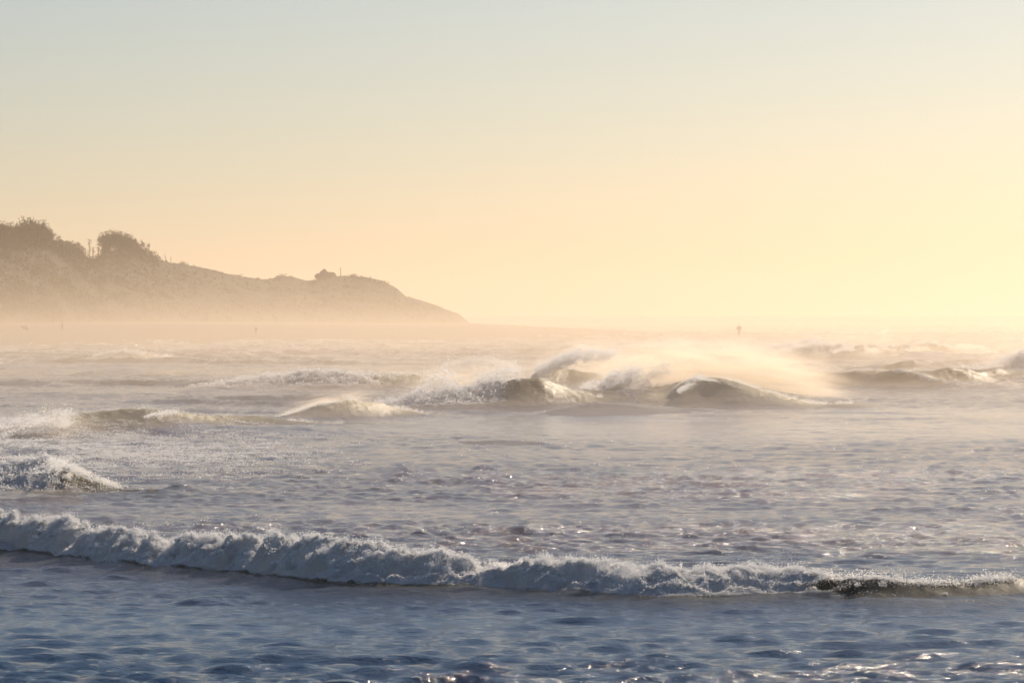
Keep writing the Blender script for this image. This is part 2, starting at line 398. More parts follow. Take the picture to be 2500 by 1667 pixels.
def build_sea():
    Y = rows()
    ti = np.linspace(-.162, .162, 760)
    to = .162 + (1.3 - .162) * (np.linspace(0, 1, 26)[1:] ** 2)
    T = np.concatenate([-to[::-1], ti, to])
    nr, nc = len(Y), len(T)
    yy = np.repeat(Y[:, None], nc, 1)
    xx = yy * T[None, :]
    dres = np.gradient(Y)[:, None] + 0 * xx
    rx = np.gradient(T)[None, :] * yy
    z, foam, silt, rip, w, core, face, dark = sea_height(xx.ravel(), yy.ravel(), dres.ravel(), rx.ravel())
    P = np.stack([xx.ravel(), yy.ravel(), z], 1).reshape(nr, nc, 3)
    du = np.gradient(P, axis=1); dv = np.gradient(P, axis=0)
    nn = np.cross(du, dv); nn /= np.linalg.norm(nn, axis=2, keepdims=True) + 1e-12
    P = P.reshape(-1, 3); nn = nn.reshape(-1, 3)
    i = np.arange(nr * nc).reshape(nr, nc)
    F = np.stack([i[:-1, :-1], i[:-1, 1:], i[1:, 1:], i[1:, :-1]], -1).reshape(-1, 4)
    W = np.stack(w, 1)
    owner = np.where(W.max(1) > .07, W.argmax(1), -1)
    amp_ok = owner[F]
    fo = np.where((amp_ok == amp_ok[:, :1]).all(1), amp_ok[:, 0], -1)
    out = {}
    for k, key in [(-1, 'sea')] + list(enumerate(WAVES)):
        f = F[fo == k]
        if not len(f): continue
        u, inv = np.unique(f, return_inverse=True)
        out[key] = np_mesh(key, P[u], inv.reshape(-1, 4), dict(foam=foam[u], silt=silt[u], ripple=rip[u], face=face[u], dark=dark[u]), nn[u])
    return out

SEA = build_sea()
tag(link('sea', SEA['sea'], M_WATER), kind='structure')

WAVE_INFO = {
 'fore': 'long white breaking wave rolling across the whole foreground',
 'left': 'steep dark wave with spray on its crest at the left edge, behind the foreground breaker',
 'leftfar': 'smooth humped wave at the left with churned white foam at its left end',
 'cream': 'low cream-lit wave trailing thin spray, left of the centre breakers',
 'mid': 'breaking wave with white splash left of its olive peak, in the centre',
 'behind': 'pale wave behind the centre breakers with spray thrown up over its left end',
 'flung': 'wave with dark streaks of flung spray, just left of the biggest peak',
 'big': 'biggest peaked wave right of centre, sloping long to the right under bright mist',
 'olive': 'long dark olive wave with two low peaks at the right',
 'hump': 'single rounded brown wave just behind the long olive wave at the right',
 'edge': 'white breaking wave cut off by the right edge of the picture',
 'foamrow': 'long grey wave with a broken foam crest, left of the centre breakers',
 'farbreak': 'distant wave with two curling crests, right of the standing person',
 'farhump': 'distant pointed swell to the right of the curling far wave',
 'farright': 'faint far swell low on the horizon side at the right edge',
 'leftsmall': 'small misty wave peak in front of the beach at the left',
 'leftlow': 'low misty swell at the left, nearer than the small peak before the beach',
 'centrefar': 'hazy foaming wave behind the centre splash, left of the thrown spray',
 'spitrow': 'hazy row of small white breakers below the standing person',
 'bump': 'small hazy wave hump between headland tip and standing person',
 'midlow': 'low broad brownish swell in the middle of the rippled water',
 'rise': 'smooth silvery swell in front of the flung spray wave',
 'ripA': 'tiny olive wavelet right of the steep left wave',
 'ripB': 'thin tan wavelet in the rippled water left of centre',
}
WOBJ = {}
for k in WAVES:
    if k not in SEA: print('no mesh for', k); continue
    me = SEA[k]
    n = len(me.vertices); co = np.empty(n * 3, np.float32); me.vertices.foreach_get('co', co); co = co.reshape(-1, 3)
    c = co.mean(0); root = empty('wave', (float(c[0]), float(c[1]), 0.0))
    tag(root, WAVE_INFO[k], 'wave', 'waves of the surf')
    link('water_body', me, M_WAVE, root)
    WOBJ[k] = root

# ------------------------------------------------------------------ foam grains and spray (point clouds)
GN = None
def cloud_group(m_):
    g = bpy.data.node_groups.new('grains', 'GeometryNodeTree')
    g.interface.new_socket('Geometry', in_out='INPUT', socket_type='NodeSocketGeometry')
    g.interface.new_socket('Geometry', in_out='OUTPUT', socket_type='NodeSocketGeometry')
    a = g.nodes.new('NodeGroupInput'); b = g.nodes.new('NodeGroupOutput')
    mp = g.nodes.new('GeometryNodeMeshToPoints'); na = g.nodes.new('GeometryNodeInputNamedAttribute'); na.data_type = 'FLOAT'
    na.inputs['Name'].default_value = 'rad'
    sm = g.nodes.new('GeometryNodeSetMaterial'); sm.inputs['Material'].default_value = m_
    L = g.links.new
    L(a.outputs[0], mp.inputs['Mesh']); L(na.outputs['Attribute'], mp.inputs['Radius'])
    L(mp.outputs[0], sm.inputs[0]); L(sm.outputs[0], b.inputs[0])
    return g
GN = {M_DROP: cloud_group(M_DROP), M_SPRAY: cloud_group(M_SPRAY)}
def cloud(name, P, rad, parent):
    P = np.asarray(P, np.float32)
    me = np_mesh(name, P, np.zeros((0, 4), np.int32), dict(rad=rad))
    m_ = M_SPRAY if 'spray' in name else M_DROP
    o = link(name, me, m_, parent); o['kind'] = 'stuff'
    md = o.modifiers.new('grains', 'NODES'); md.node_group = GN[m_]
    return o
def surface_z(x, y):
    return sea_height(x, y, np.full_like(x, .05))[0]


WIND = np.array([.75, .55, 0.0])            # the breeze carries the spray to the right and out to sea
def grains_on(key, n, rmin, rmax, lift, seed, back=1.0):
    wv = WAVES[key]; r = np.random.default_rng(seed)
    x = r.uniform(max(wv.x0 - wv.pad, -.16 * wv.ys.mean()), min(wv.x1 + wv.pad, .16 * wv.ys.mean()), n)
    a = np.clip(wv.foam_at(x), 0, 1) ** 1.7 * np.clip(wv.amp(x) / .15, 0, 1)
    x = x[r.random(n) < a]; n = len(x)
    d = r.triangular(-1.32 * wv.wf, -.1 * wv.wf, back * wv.wb, n)
    y = wv.yc(x) + d
    z = sea_height(x, y, np.full(n, .05))[0]
    up = r.exponential(1.0, n) ** 1.3 * lift * (.25 + 1.9 * fbm(x * 2.2, y * .7, seed, 3) ** 2)
    up *= np.where(d < -.6 * wv.wf, .35, 1.0)
    P = np.stack([x, y, z + up - .004], 1) + WIND * (up[:, None] * r.uniform(0, .9, (n, 1)))
    rad = (rmin + (rmax - rmin) * r.random(n) ** 3) * np.where(up > 2.2 * lift, .6, 1)
    return P, rad
def bursts(key, spots, seed):
    """little vertical splashes standing on a crest: (px, py_top) with the wave's own distance"""
    wv = WAVES[key]; r = np.random.default_rng(seed); P = []; rad = []
    for px, pt, wd, n in spots:
        D = float(np.interp(px, (wv.X / wv.Y * FPX + 1250), wv.Y)); D += .25
        x0 = (px - 1250) / FPX * D; zt = EYE - (pt - HOR) / FPX * D
        zb = float(wv.amp(np.array([x0]))[0]) * .85
        u = r.random(n) ** 1.6
        jets = r.normal(0, wd, 5); j = r.integers(0, 5, n)
        x = x0 + jets[j] * (.4 + .6 * u) + r.normal(0, .25 * wd, n) * (1 - .5 * u)
        h = (zt - zb) * (.45 + .55 * r.random(5))[j]
        P.append(np.stack([x, D + r.normal(0, .15, n), zb + u * h], 1)); rad.append(r.uniform(.003, .008, n) * (1 - .3 * u))
    return np.concatenate(P), np.concatenate(rad)
def sheet(pa, pb, D, width_px, n, seed, rmin=.010, rmax=.030, curve=0.0, clump=.5, depth=.8):
    """torn sheet of spray blown along a line from pa to pb (photo pixels at distance D)"""
    r = np.random.default_rng(seed); m_ = n * 4
    u = r.random(m_); v = r.normal(0, .42, m_)
    cx = pa[0] + (pb[0] - pa[0]) * u; cy_ = pa[1] + (pb[1] - pa[1]) * u - curve * 4 * u * (1 - u)
    L = math.hypot(pb[0] - pa[0], pb[1] - pa[1]); nx, ny = -(pb[1] - pa[1]) / L, (pb[0] - pa[0]) / L
    wd = width_px * (.55 + .6 * u)
    px = cx + nx * v * wd; py = cy_ + ny * v * wd
    wx, wy = fbm(px / 30., py / 22., seed + 3, 3) - .5, fbm(px / 26., py / 20., seed + 5, 3) - .5
    px = px + wx * width_px * .9; py = py + wy * width_px * .8
    # filaments run along the blow direction
    q = fbm(u * L / 38.0, v * width_px / 9.0, seed, 4, .6)
    q2 = fbm(px / 22.0, py / 14.0, seed + 9, 3)
    keep = r.random(m_) < np.clip((q * .6 + q2 * .4 - clump + .05) * 4.2, 0, 1) * np.clip(1.15 - u * .75, 0, 1)
    px, py, u = px[keep][:n], py[keep][:n], u[keep][:n]
    rad = rmin + (rmax - rmin) * r.random(len(px)) ** 3
    h = r.integers(0, len(px), int(len(px) * .8))           # finer drops thrown wider, downwind
    px = np.concatenate([px, px[h] + r.normal(.25, .55, len(h)) * width_px]); py = np.concatenate([py, py[h] + r.normal(-.1, .35, len(h)) * width_px])
    u = np.concatenate([u, u[h]]); rad = np.concatenate([rad, rad[h] * r.uniform(.3, .65, len(h))])
    DD = D + r.normal(0, depth, len(px)) + u * 1.2
    P = np.stack([(px - 1250) / FPX * D, DD, EYE - (py - HOR) / FPX * D], 1)
    return P, rad
def puffs(key, n, per, r0, r1, grain, seed, dmin=-1.3, dmax=1.0):
    """cauliflower heads of foam: clusters of grains on the whitewater"""
    wv = WAVES[key]; r = np.random.default_rng(seed)
    x = r.uniform(max(wv.x0 - wv.pad, -.16 * wv.ys.mean()), min(wv.x1 + wv.pad, .16 * wv.ys.mean()), n)
    a = np.clip(wv.foam_at(x), 0, 1) ** 1.7 * np.clip(wv.amp(x) / .15, 0, 1)
    x = x[r.random(n) < a]; n = len(x)
    d = np.where(r.random(n) < .75, r.normal(.15, .35, n), r.uniform(dmin * .6, dmax, n))
    d = d * np.where(d < 0, wv.wf, wv.wb); y = wv.yc(x) + d
    z = sea_height(x, y, np.full(n, .05))[0]
    R_ = (r0 + (r1 - r0) * r.random(n) ** 2) * np.where(np.abs(d) < .6 * wv.wf, 1.0, .7)
    c = np.repeat(np.stack([x, y, z + R_ * r.uniform(.0, .9, n)], 1), per, 0); RR = np.repeat(R_, per)
    q = r.normal(size=(n * per, 3)); q /= np.linalg.norm(q, axis=1, keepdims=True)
    P = c + q * (RR * r.random(n * per) ** .45)[:, None] * [1.25, 1, .85]
    return P, grain * (.45 + .9 * r.random(n * per) ** 2)
def lip(key, pa, pb, n, rmin, rmax, lift, seed):
    """thin broken edge of foam along a crest"""
    wv = WAVES[key]; r = np.random.default_rng(seed)
    D = wv.ys.mean(); x = r.uniform((pa - 1250) / FPX * D, (pb - 1250) / FPX * D, n)
    x = x[r.random(n) < np.clip((fbm(x * 2.6, x * 0 + seed, seed, 4) - .36) * 4, .06, 1)]; n = len(x)
    y = wv.yc(x) + r.normal(0, .10 * wv.wf, n)
    z = sea_height(x, y, np.full(n, .05))[0]
    up = r.exponential(lift, n)
    return np.stack([x + up * .7, y + up * .6, z + up], 1), rmin + (rmax - rmin) * r.random(n) ** 2
def spray(key, name, parts):
    P = np.concatenate([p for p, _ in parts]); rad = np.concatenate([q for _, q in parts])
    ok = P[:, 2] > -.1
    if key in WOBJ: cloud(name, P[ok], rad[ok], WOBJ[key])

spray('fore', 'foam', [grains_on('fore', 560000, .002, .0065, .014, 101, 1.3), puffs('fore', 4600, 120, .025, .09, .0042, 105)])
spray('fore', 'spray', [grains_on('fore', 40000, .002, .006, .05, 102, .5),
    bursts('fore', [(700, 1312, .16, 900), (690, 1300, .05, 160), (1020, 1366, .2, 500), (1250, 1362, .25, 700), (1390, 1362, .08, 500), (1460, 1378, .15, 500), (1590, 1392, .07, 400),
                    (1628, 1372, .06, 700), (1622, 1352, .03, 120), (1640, 1395, .16, 700), (80, 1258, .2, 600), (330, 1296, .2, 500), (1000, 1380, .2, 400), (1990, 1402, .12, 300)], 103),
    lip('fore', 1950, 2700, 14000, .0025, .007, .02, 104)])
spray('left', 'foam', [grains_on('left', 90000, .0035, .012, .04, 111, .8), puffs('left', 900, 60, .04, .13, .010, 115)])
spray('left', 'spray', [sheet((150, 1140), (-30, 1180), 68.5, 34, 9000, 112, .004, .012, 6, .46, .5), sheet((300, 1195), (120, 1135), 68.3, 8, 2500, 113, .004, .011, 4, .42, .2)])
spray('leftfar', 'foam', [grains_on('leftfar', 120000, .005, .015, .06, 121, 1.2), puffs('leftfar', 1100, 50, .06, .2, .013, 125, -1.5, 2)])
spray('leftfar', 'spray', [sheet((0, 1060), (160, 1025), 98, 34, 9000, 122, .006, .016, 5, .48), sheet((360, 1016), (430, 1004), 97.5, 9, 900, 123, .005, .012, 2, .45)])
spray('cream', 'spray', [sheet((690, 1018), (860, 975), 117, 13, 5000, 131, .004, .010, 5, .4)])
spray('mid', 'foam', [grains_on('mid', 90000, .006, .018, .08, 141, 1.0), puffs('mid', 900, 50, .08, .26, .018, 146)])
spray('mid', 'spray', [sheet((1030, 985), (1120, 928), 132, 44, 12000, 142, .006, .018, 6, .47), sheet((1120, 975), (1260, 925), 133, 36, 11000, 143, .006, .018, 8, .48),
    sheet((1170, 935), (1270, 905), 134, 26, 5000, 144, .006, .016, 4, .5), sheet((1000, 985), (1060, 950), 131.5, 26, 4000, 145, .006, .018, 4, .45)])
spray('behind', 'spray', [sheet((1308, 904), (1450, 858), 156, 22, 14000, 151, .006, .019, 3, .40), sheet((1330, 898), (1520, 862), 157, 18, 8000, 152, .007, .018, 6, .47), sheet((1380, 872), (1460, 862), 157, 10, 2500, 153, .006, .016, 3, .45)])
spray('flung', 'foam', [grains_on('flung', 40000, .006, .018, .08, 161, 1.0), puffs('flung', 500, 50, .08, .24, .018, 166)])
spray('flung', 'spray', [sheet((1410, 968), (1560, 912), 137, 26, 16000, 162, .006, .019, 4, .40), sheet((1480, 942), (1640, 896), 137.5, 18, 10000, 163, .007, .022, 6, .43),
    sheet((1470, 975), (1590, 925), 137, 16, 6000, 164, .007, .020, 3, .45), sheet((1500, 968), (1570, 948), 136.5, 14, 5000, 165, .007, .020, 4, .44)])
spray('big', 'spray', [sheet((1655, 955), (1720, 918), 130, 10, 2500, 171, .004, .011, 2, .42), sheet((1700, 920), (1900, 968), 130.5, 7, 3000, 172, .004, .009, 2, .42)])
spray('edge', 'foam', [grains_on('edge', 60000, .012, .034, .16, 181, 1.2)])
spray('edge', 'spray', [sheet((2430, 905), (2520, 868), 190, 22, 8000, 182, .008, .022, 4, .44)])
spray('foamrow', 'foam', [grains_on('foamrow', 70000, .007, .020, .08, 191, 1.2), puffs('foamrow', 1400, 40, .08, .22, .02, 196)])
spray('farbreak', 'foam', [grains_on('farbreak', 50000, .012, .03, .14, 201, 1.0), puffs('farbreak', 900, 40, .12, .4, .03, 206)])
spray('farbreak', 'spray', [sheet((1880, 866), (2010, 838), 264, 12, 6000, 202, .010, .03, 5, .45), sheet((2035, 862), (2090, 850), 264, 9, 2500, 203, .010, .026, 3, .45)])
spray('centrefar', 'foam', [grains_on('centrefar', 50000, .012, .032, .18, 211, 1.0)])
spray('spitrow', 'foam', [grains_on('spitrow', 60000, .016, .045, .16, 221, 1.0)])
spray('leftsmall', 'foam', [grains_on('leftsmall', 20000, .014, .036, .12, 231, 1.0)])

for i_, (k_, wv) in enumerate(WAVES.items()):
    if k_ in ('fore', 'ripA', 'ripB', 'rise', 'midlow', 'bump', 'leftlow', 'hump', 'farright', 'olive') or k_ not in WOBJ: continue
    Dm = float(wv.ys.mean()); sc_ = Dm / 130.
    spray(k_, 'crest_spray', [lip(k_, wv.X[0] / Dm * FPX + 1250, wv.X[-1] / Dm * FPX + 1250, 9000, .004 * sc_, .010 * sc_, .035 * sc_ ** .5, 900 + i_)])
def glint_drops():  # drops added as bright dots in place of sun glints
    """white drops standing in for sun glints on the choppy water"""
    r = np.random.default_rng(301); n = 16000
    y = 56 + (125 - 56) * r.random(n) ** 1.2
    x = y * r.uniform(-.155, .155, n)
    g = fbm(x * .35, y * .25, 77, 3)
    k = r.random(n) < np.clip((g - .5) * 4, 0.02, .6); x, y = x[k], y[k]
    res = np.full(len(x), .1)
    z0 = sea_height(x, y, res)[0]; z1 = sea_height(x, y + .25, res)[0]
    k = (z0 > z1 + .008) & (z0 > .02); x, y, z0 = x[k], y[k], z0[k]
    m_ = len(x)
    P = [np.stack([x, y, z0 + .01], 1)]; q = [r.uniform(.007, .015, m_)]
    for i in range(4):
        P.append(np.stack([x + r.normal(0, .12, m_), y + r.normal(0, .1, m_), z0 + np.abs(r.normal(0, .015, m_))], 1)); q.append(r.uniform(.0025, .006, m_))
    o = cloud('glint_drops', np.concatenate(P), np.concatenate(q), None)
    tag(o, 'white drops standing in for sun glints on the rippled water', kind='stuff')
glint_drops()
def churned_foam():
    r = np.random.default_rng(311); n = 5200
    px = r.triangular(-150, 60, 900, n); py = r.normal(1095, 30, n)
    D = EYE * FPX / (np.clip(py, 1045, 1190) - HOR); x = (px - 1250) / FPX * D
    k = r.random(n) < np.clip((fbm(x * .8, D * .7, 88, 4) - .42) * 6, 0, 1); x, y = x[k], D[k]
    z = sea_height(x, y, np.full(len(x), .1))[0]
    per = 26; m_ = len(x) * per
    R_ = np.repeat(r.uniform(.03, .14, len(x)), per)
    q = r.normal(size=(m_, 3)) * np.stack([R_ * 1.3, R_, R_ * .3], 1)
    P = np.repeat(np.stack([x, y, z], 1), per, 0) + q; P[:, 2] = np.maximum(P[:, 2], np.repeat(z, per))
    o = cloud('churned_foam', P, r.uniform(.004, .011, m_), None)
    tag(o, 'churned white flecks of foam drifting behind the steep wave at the left', kind='stuff')
churned_foam()

def plume(key, name, c_px, size, D, density, g=.6, tilt=0.0, seed=0):
    """fine mist blown off a crest: an ellipsoid of thin noisy volume"""
    m, t, out = mat('blown_mist')
    tc = N(t, 'ShaderNodeTexCoord')
    ln = N(t, 'ShaderNodeVectorMath', operation='LENGTH'); t.links.new(tc.outputs['Object'], ln.inputs[0])
    fall = math_(t, 'POWER', maprange(t, ln.outputs['Value'], 1.0, 0.0, 0.0, 1.0, False), 1.6)
    mp = N(t, 'ShaderNodeMapping'); mp.inputs['Location'].default_value = (seed * 3.1, seed * 1.7, 0); mp.inputs['Rotation'].default_value = (0, R(-28), 0); mp.inputs['Scale'].default_value = (1.1, 1.0, 2.4)
    t.links.new(tc.outputs['Object'], mp.inputs[0])
    nz = N(t, 'ShaderNodeTexNoise', Scale=2.2, Detail=3.0, Roughness=.6); t.links.new(mp.outputs[0], nz.inputs['Vector'])
    d = math_(t, 'MULTIPLY', math_(t, 'MULTIPLY', fall, maprange(t, nz.outputs[0], .36, .66, .08, 1.0)), density)
    pv = N(t, 'ShaderNodeVolumePrincipled', Anisotropy=g); pv.inputs['Color'].default_value = (1.0, .90, .76, 1)
    t.links.new(d, pv.inputs['Density']); t.links.new(pv.outputs[0], out.inputs['Volume'])
    m.cycles.volume_step_rate = .6
    bm = bmesh.new(); bmesh.ops.create_uvsphere(bm, u_segments=24, v_segments=12, radius=1.0)
    me = bpy.data.meshes.new(name); bm.to_mesh(me); bm.free()
    o = link(name, me, m); x, y, z = wpos(c_px[0], c_px[1], D)
    k = D / FPX
    o.location = (x, y, z); o.scale = (size[0] * k, size[2], size[1] * k); o.rotation_euler = (0, R(tilt), 0)
    o.parent = WOBJ[key]; o.matrix_parent_inverse = Matrix.Translation(-Vector(WOBJ[key].location)); o['kind'] = 'stuff'
plume('big', 'blown_mist', (1800, 920), (320, 108, 5), 138.5, 2.3, tilt=6, seed=1)
plume('flung', 'blown_mist', (1560, 905), (190, 85, 4), 142, 1.0, tilt=-18, seed=2)
plume('mid', 'blown_mist', (1130, 935), (190, 70, 4), 136, .6, tilt=-10, seed=3)
plume('cream', 'blown_mist', (800, 985), (160, 38, 3), 118.5, .8, tilt=-12, seed=4)
plume('behind', 'blown_mist', (1430, 885), (200, 70, 5), 161, .6, tilt=-10, seed=5)
plume('leftfar', 'blown_mist', (120, 1035), (260, 50, 5), 98, .12, seed=6)
plume('left', 'blown_mist', (40, 1150), (150, 55, 2), 69, .12, tilt=10, seed=7)
plume('edge', 'blown_mist', (2490, 870), (130, 65, 6), 195, .2, tilt=-14, seed=8)
plume('farbreak', 'blown_mist', (2000, 845), (230, 45, 9), 272, .1, tilt=-6, seed=9)
plume('foamrow', 'blown_mist', (820, 925), (300, 40, 6), 167, .07, seed=10)

# ------------------------------------------------------------------ beach and headland
def shore_y(x):      # near water's edge of the beach, by world x
    return np.interp(x, [-200, -60, -49, -20, 0, 20, 30, 37, 42], [340, 360, 366, 395, 415, 440, 455, 478, 520])
def beach_z(x, y):
    near = shore_y(x)
    far = np.interp(x, [-320, -120, -60, -9, 10, 25, 33, 42], [900, 900, 930, 900, 700, 600, 545, 524])
    d = y - near; df = far - y
    top = np.interp(x, [-320, -60, -9, 12, 34, 42], [1.5, 1.4, 1.0, .55, .22, .04])
    z = np.minimum(top * (1 - np.exp(-np.maximum(d, 0) / 170.)) * 1.35, top) + .06 * sstep(0, 12, d) - .5 * sstep(0, -12, d)
    z = z - .9 * sstep(14, 0, df) * (x > -20)
    return z + (fbm(x * .06, y * .02, 91, 3) - .5) * .10 * sstep(0, 20, d)
def build_beach():
    us = np.linspace(0, 1, 160); vs_ = np.linspace(0, 1, 140) ** 1.3
    xs = np.interp(us, [0, .3, 1], [-320, -80, 42])
    V = []
    for v in vs_:
        near = shore_y(xs) - 14
        far = np.interp(xs, [-320, -120, -60, -9, 10, 25, 33, 42], [900, 900, 930, 900, 700, 600, 545, 524])
        y = near + (far - near) * v
        V.append(np.stack([xs, y, beach_z(xs, y)], 1))
    V = np.array(V); nr, nc = V.shape[:2]
    i = np.arange(nr * nc).reshape(nr, nc)
    F = np.stack([i[:-1, :-1], i[:-1, 1:], i[1:, 1:], i[1:, :-1]], -1).reshape(-1, 4)
    tag(link('beach', np_mesh('beach', V.reshape(-1, 3), F), M_SAND), kind='structure')
build_beach()
def on_beach(px, py):
    D = np.arange(380., 900., .5)
    ray = EYE - (py - HOR) / FPX * D
    g = beach_z((px - 1250) / FPX * D, D)
    i = int(np.argmax(ray <= g)); return (px - 1250) / FPX * D[i], float(D[i]), float(g[i])

SIL = [(-400, 585), (-200, 592), (0, 596), (60, 590), (130, 600), (200, 622), (230, 632), (260, 612), (300, 606), (340, 618), (385, 632), (420, 642), (450, 645), (500, 655), (550, 667), (620, 680),
       (650, 683), (680, 675), (710, 675), (750, 685), (775, 681), (795, 676), (830, 674), (900, 677), (940, 688), (970, 705), (990, 723), (1020, 731), (1060, 744), (1100, 759), (1120, 766), (1136, 779), (1150, 792)]
def ridge_D(px): return np.interp(px, [-400, 0, 300, 700, 1150], [720, 790, 860, 900, 872])
def foot_D(px): return np.interp(px, [-400, 0, 300, 700, 1000, 1150], [640, 716, 770, 815, 845, 862])
HS = np.array(SIL, float)
def hill_ground(px, v):
    """world point on the headland at photo column px; v = 0 foot, 1 ridge, 2 back foot"""
    rd, fd = ridge_D(px), foot_D(px)
    top = EYE - (np.interp(px, HS[:, 0], HS[:, 1]) - HOR) / FPX * rd
    zf = .6
    D = np.where(v <= 1, fd + (rd - fd) * v, rd + (v - 1) * 110)
    s = np.where(v <= 1, np.clip(v, 0, 1) ** .8, np.clip(2 - v, 0, 1) ** 1.3)
    s = np.where(v <= 1, .18 * np.sqrt(np.clip(v, 0, 1)) + .82 * s ** 1.15, s)
    z = zf + (top - zf) * s - np.where(v > 1, 1.5 * (v - 1), 0)
    return (px - 1250) / FPX * D, D, z
def build_headland():
    px = np.linspace(-400, 1150, 420); v = np.concatenate([np.linspace(0, 1, 70), np.linspace(1, 2, 30)[1:]])
    PX, VV = np.meshgrid(px, v)
    x, y, z = hill_ground(PX, VV)
    rough = (fbm(x * .22, y * .22, 5, 5, .6) - .5)
    z = z + rough * 1.6 * np.where(VV < 1, np.sin(np.clip(VV, 0, 1) * 3.14) + .12, .3) * np.clip(z / 6, .1, 1) - .6 * sstep(.06, 0, VV)
    P = np.stack([x, y, z], -1); nr, nc = PX.shape
    i = np.arange(nr * nc).reshape(nr, nc)
    F = np.stack([i[:-1, :-1], i[:-1, 1:], i[1:, 1:], i[1:, :-1]], -1).reshape(-1, 4)
    tag(link('headland', np_mesh('headland', P.reshape(-1, 3), F), M_HILL), kind='structure')
build_headland()


# ------------------------------------------------------------------ trees and scrub on the headland
M_LEAF = plain('coastal_foliage', (0.035, 0.050, 0.018), (0.075, 0.085, 0.032), 0.9, 0.8)
M_BARK = plain('grey_bark', (0.07, 0.055, 0.04), (0.13, 0.11, 0.085), 3.0, 0.9)
M_ROCK = plain('brown_rock', (0.10, 0.08, 0.06), (0.20, 0.17, 0.13), 0.8, 0.95, 0.2)

def leaf_cards(centres, radii, per, size, r):
    V = []; F = []
    for c, rd in zip(centres, radii):
        n = max(4, int(per * (rd / .8) ** 2))
        d = r.normal(size=(n, 3)); d /= np.linalg.norm(d, axis=1, keepdims=True)
        p = c + d * rd * (r.random((n, 1)) ** .4) * [1, 1, .8]
        a = r.normal(size=(n, 3)); a /= np.linalg.norm(a, axis=1, keepdims=True)
        b = np.cross(a, r.normal(size=(n, 3))); b /= np.linalg.norm(b, axis=1, keepdims=True) + 1e-9
        s1 = size * r.uniform(.5, 1.3, (n, 1)); s2 = s1 * r.uniform(.35, .8, (n, 1))
        k = sum(len(q) for q in V)
        V.append(np.stack([p - a * s1, p + b * s2, p + a * s1, p - b * s2], 1).reshape(-1, 3))
        F.append(np.arange(4 * n).reshape(n, 4) + k)
    return np.concatenate(V), np.concatenate(F)
def tube(path, rad, sides=6):
    path = [Vector(p) for p in path]; V = []; F = []
    for i, p in enumerate(path):
        d = (path[min(i + 1, len(path) - 1)] - path[max(i - 1, 0)]).normalized()
        u = d.orthogonal().normalized(); w_ = d.cross(u)
        for j in range(sides):
            a = 2 * math.pi * j / sides
            V.append(p + (u * math.cos(a) + w_ * math.sin(a)) * rad[i])
    for i in range(len(path) - 1):
        for j in range(sides):
            F.append((i * sides + j, i * sides + (j + 1) % sides, (i + 1) * sides + (j + 1) % sides, (i + 1) * sides + j))
    return [tuple(v) for v in V], F
def join(parts):
    V = []; F = []
    for v, f in parts:
        k = len(V); V += list(v); F += [tuple(i + k for i in q) for q in f]
    return V, F
def tree_proto(kind, seed):
    """unit-height tree: (trunk mesh, crown mesh)"""
    r = np.random.default_rng(seed); H = 5.0
    tr = []; cs = []; rs = []
    lean = r.uniform(-.25, .35)
    if kind == 'dense':
        base = [(0, 0, -.5), (.1 * lean, .05, 1.0), (.4 * lean, .1, 2.2), (.8 * lean, .1, 3.2)]
        tr.append(tube(base, [.17, .14, .11, .07]))
        for i in range(16):
            a = r.uniform(0, 6.28); q = r.uniform(.2, 1.7); h = r.uniform(1.7, 4.4) - q * .35
            cs.append((math.cos(a) * q + .6 * lean, math.sin(a) * q, h)); rs.append(r.uniform(.5, .95))
            if i < 7: tr.append(tube([(.3 * lean, .05, 1.6), (math.cos(a) * q * .6 + .4 * lean, math.sin(a) * q * .6, h * .75), cs[-1]], [.07, .05, .02], 5))
        for i in range(18):
            a = r.uniform(0, 6.28); q = r.uniform(.1, 1.7)
            cs.append((math.cos(a) * q + .7 * lean, math.sin(a) * q, r.uniform(4.0, 5.5) - q * .45)); rs.append(r.uniform(.10, .26))
        v, f = leaf_cards(np.array(cs), rs, 46, .17, r)
    elif kind == 'sparse':
        tr.append(tube([(0, 0, -.5), (.15 * lean, 0, 1.5), (.5 * lean, .05, 3.0), (.8 * lean, 0, 4.5)], [.12, .10, .07, .03]))
        for i in range(22):
            a = r.uniform(0, 6.28); h = r.uniform(1.3, 4.8); q = r.uniform(.15, .85) * (1.15 - h / 6.5)
            p = (math.cos(a) * q + .16 * lean * h, math.sin(a) * q, h)
            cs.append(p); rs.append(r.uniform(.14, .36))
            if i % 2: tr.append(tube([(.16 * lean * (h - .5), 0, h - .5), p], [.035, .015], 4))
        v, f = leaf_cards(np.array(cs), rs, 70, .13, r)
    else:
        for i in range(4):
            a = r.uniform(0, 6.28); tr.append(tube([(0, 0, -.4), (math.cos(a) * .5, math.sin(a) * .5, 1.2), (math.cos(a) * 1.1, math.sin(a) * 1.1, 2.6)], [.10, .07, .03], 5))
        for i in range(15):
            a = r.uniform(0, 6.28); q = r.uniform(.1, 2.1)
            cs.append((math.cos(a) * q, math.sin(a) * q, r.uniform(.6, 4.2) * (1 - (q / 2.9) ** 2))); rs.append(r.uniform(.5, .9))
        v, f = leaf_cards(np.array(cs), rs, 44, .17, r)
    v = np.array(v); top = np.quantile(v[:, 2], .995)
    tv, tf = join(tr); tv = np.array(tv)
    return np_mesh('trunk', tv / top, tf), np_mesh('crown', v / top, f, smooth=False)
PROTO = {k: [tree_proto(k, 500 + 10 * j + i) for i in range(n)] for j, (k, n) in enumerate((('dense', 4), ('sparse', 3), ('bush', 3)))}
def hill_z(px, v): 
    x, y, z = hill_ground(np.array([float(px)]), np.array([float(v)])); return float(x[0]), float(y[0]), float(z[0])
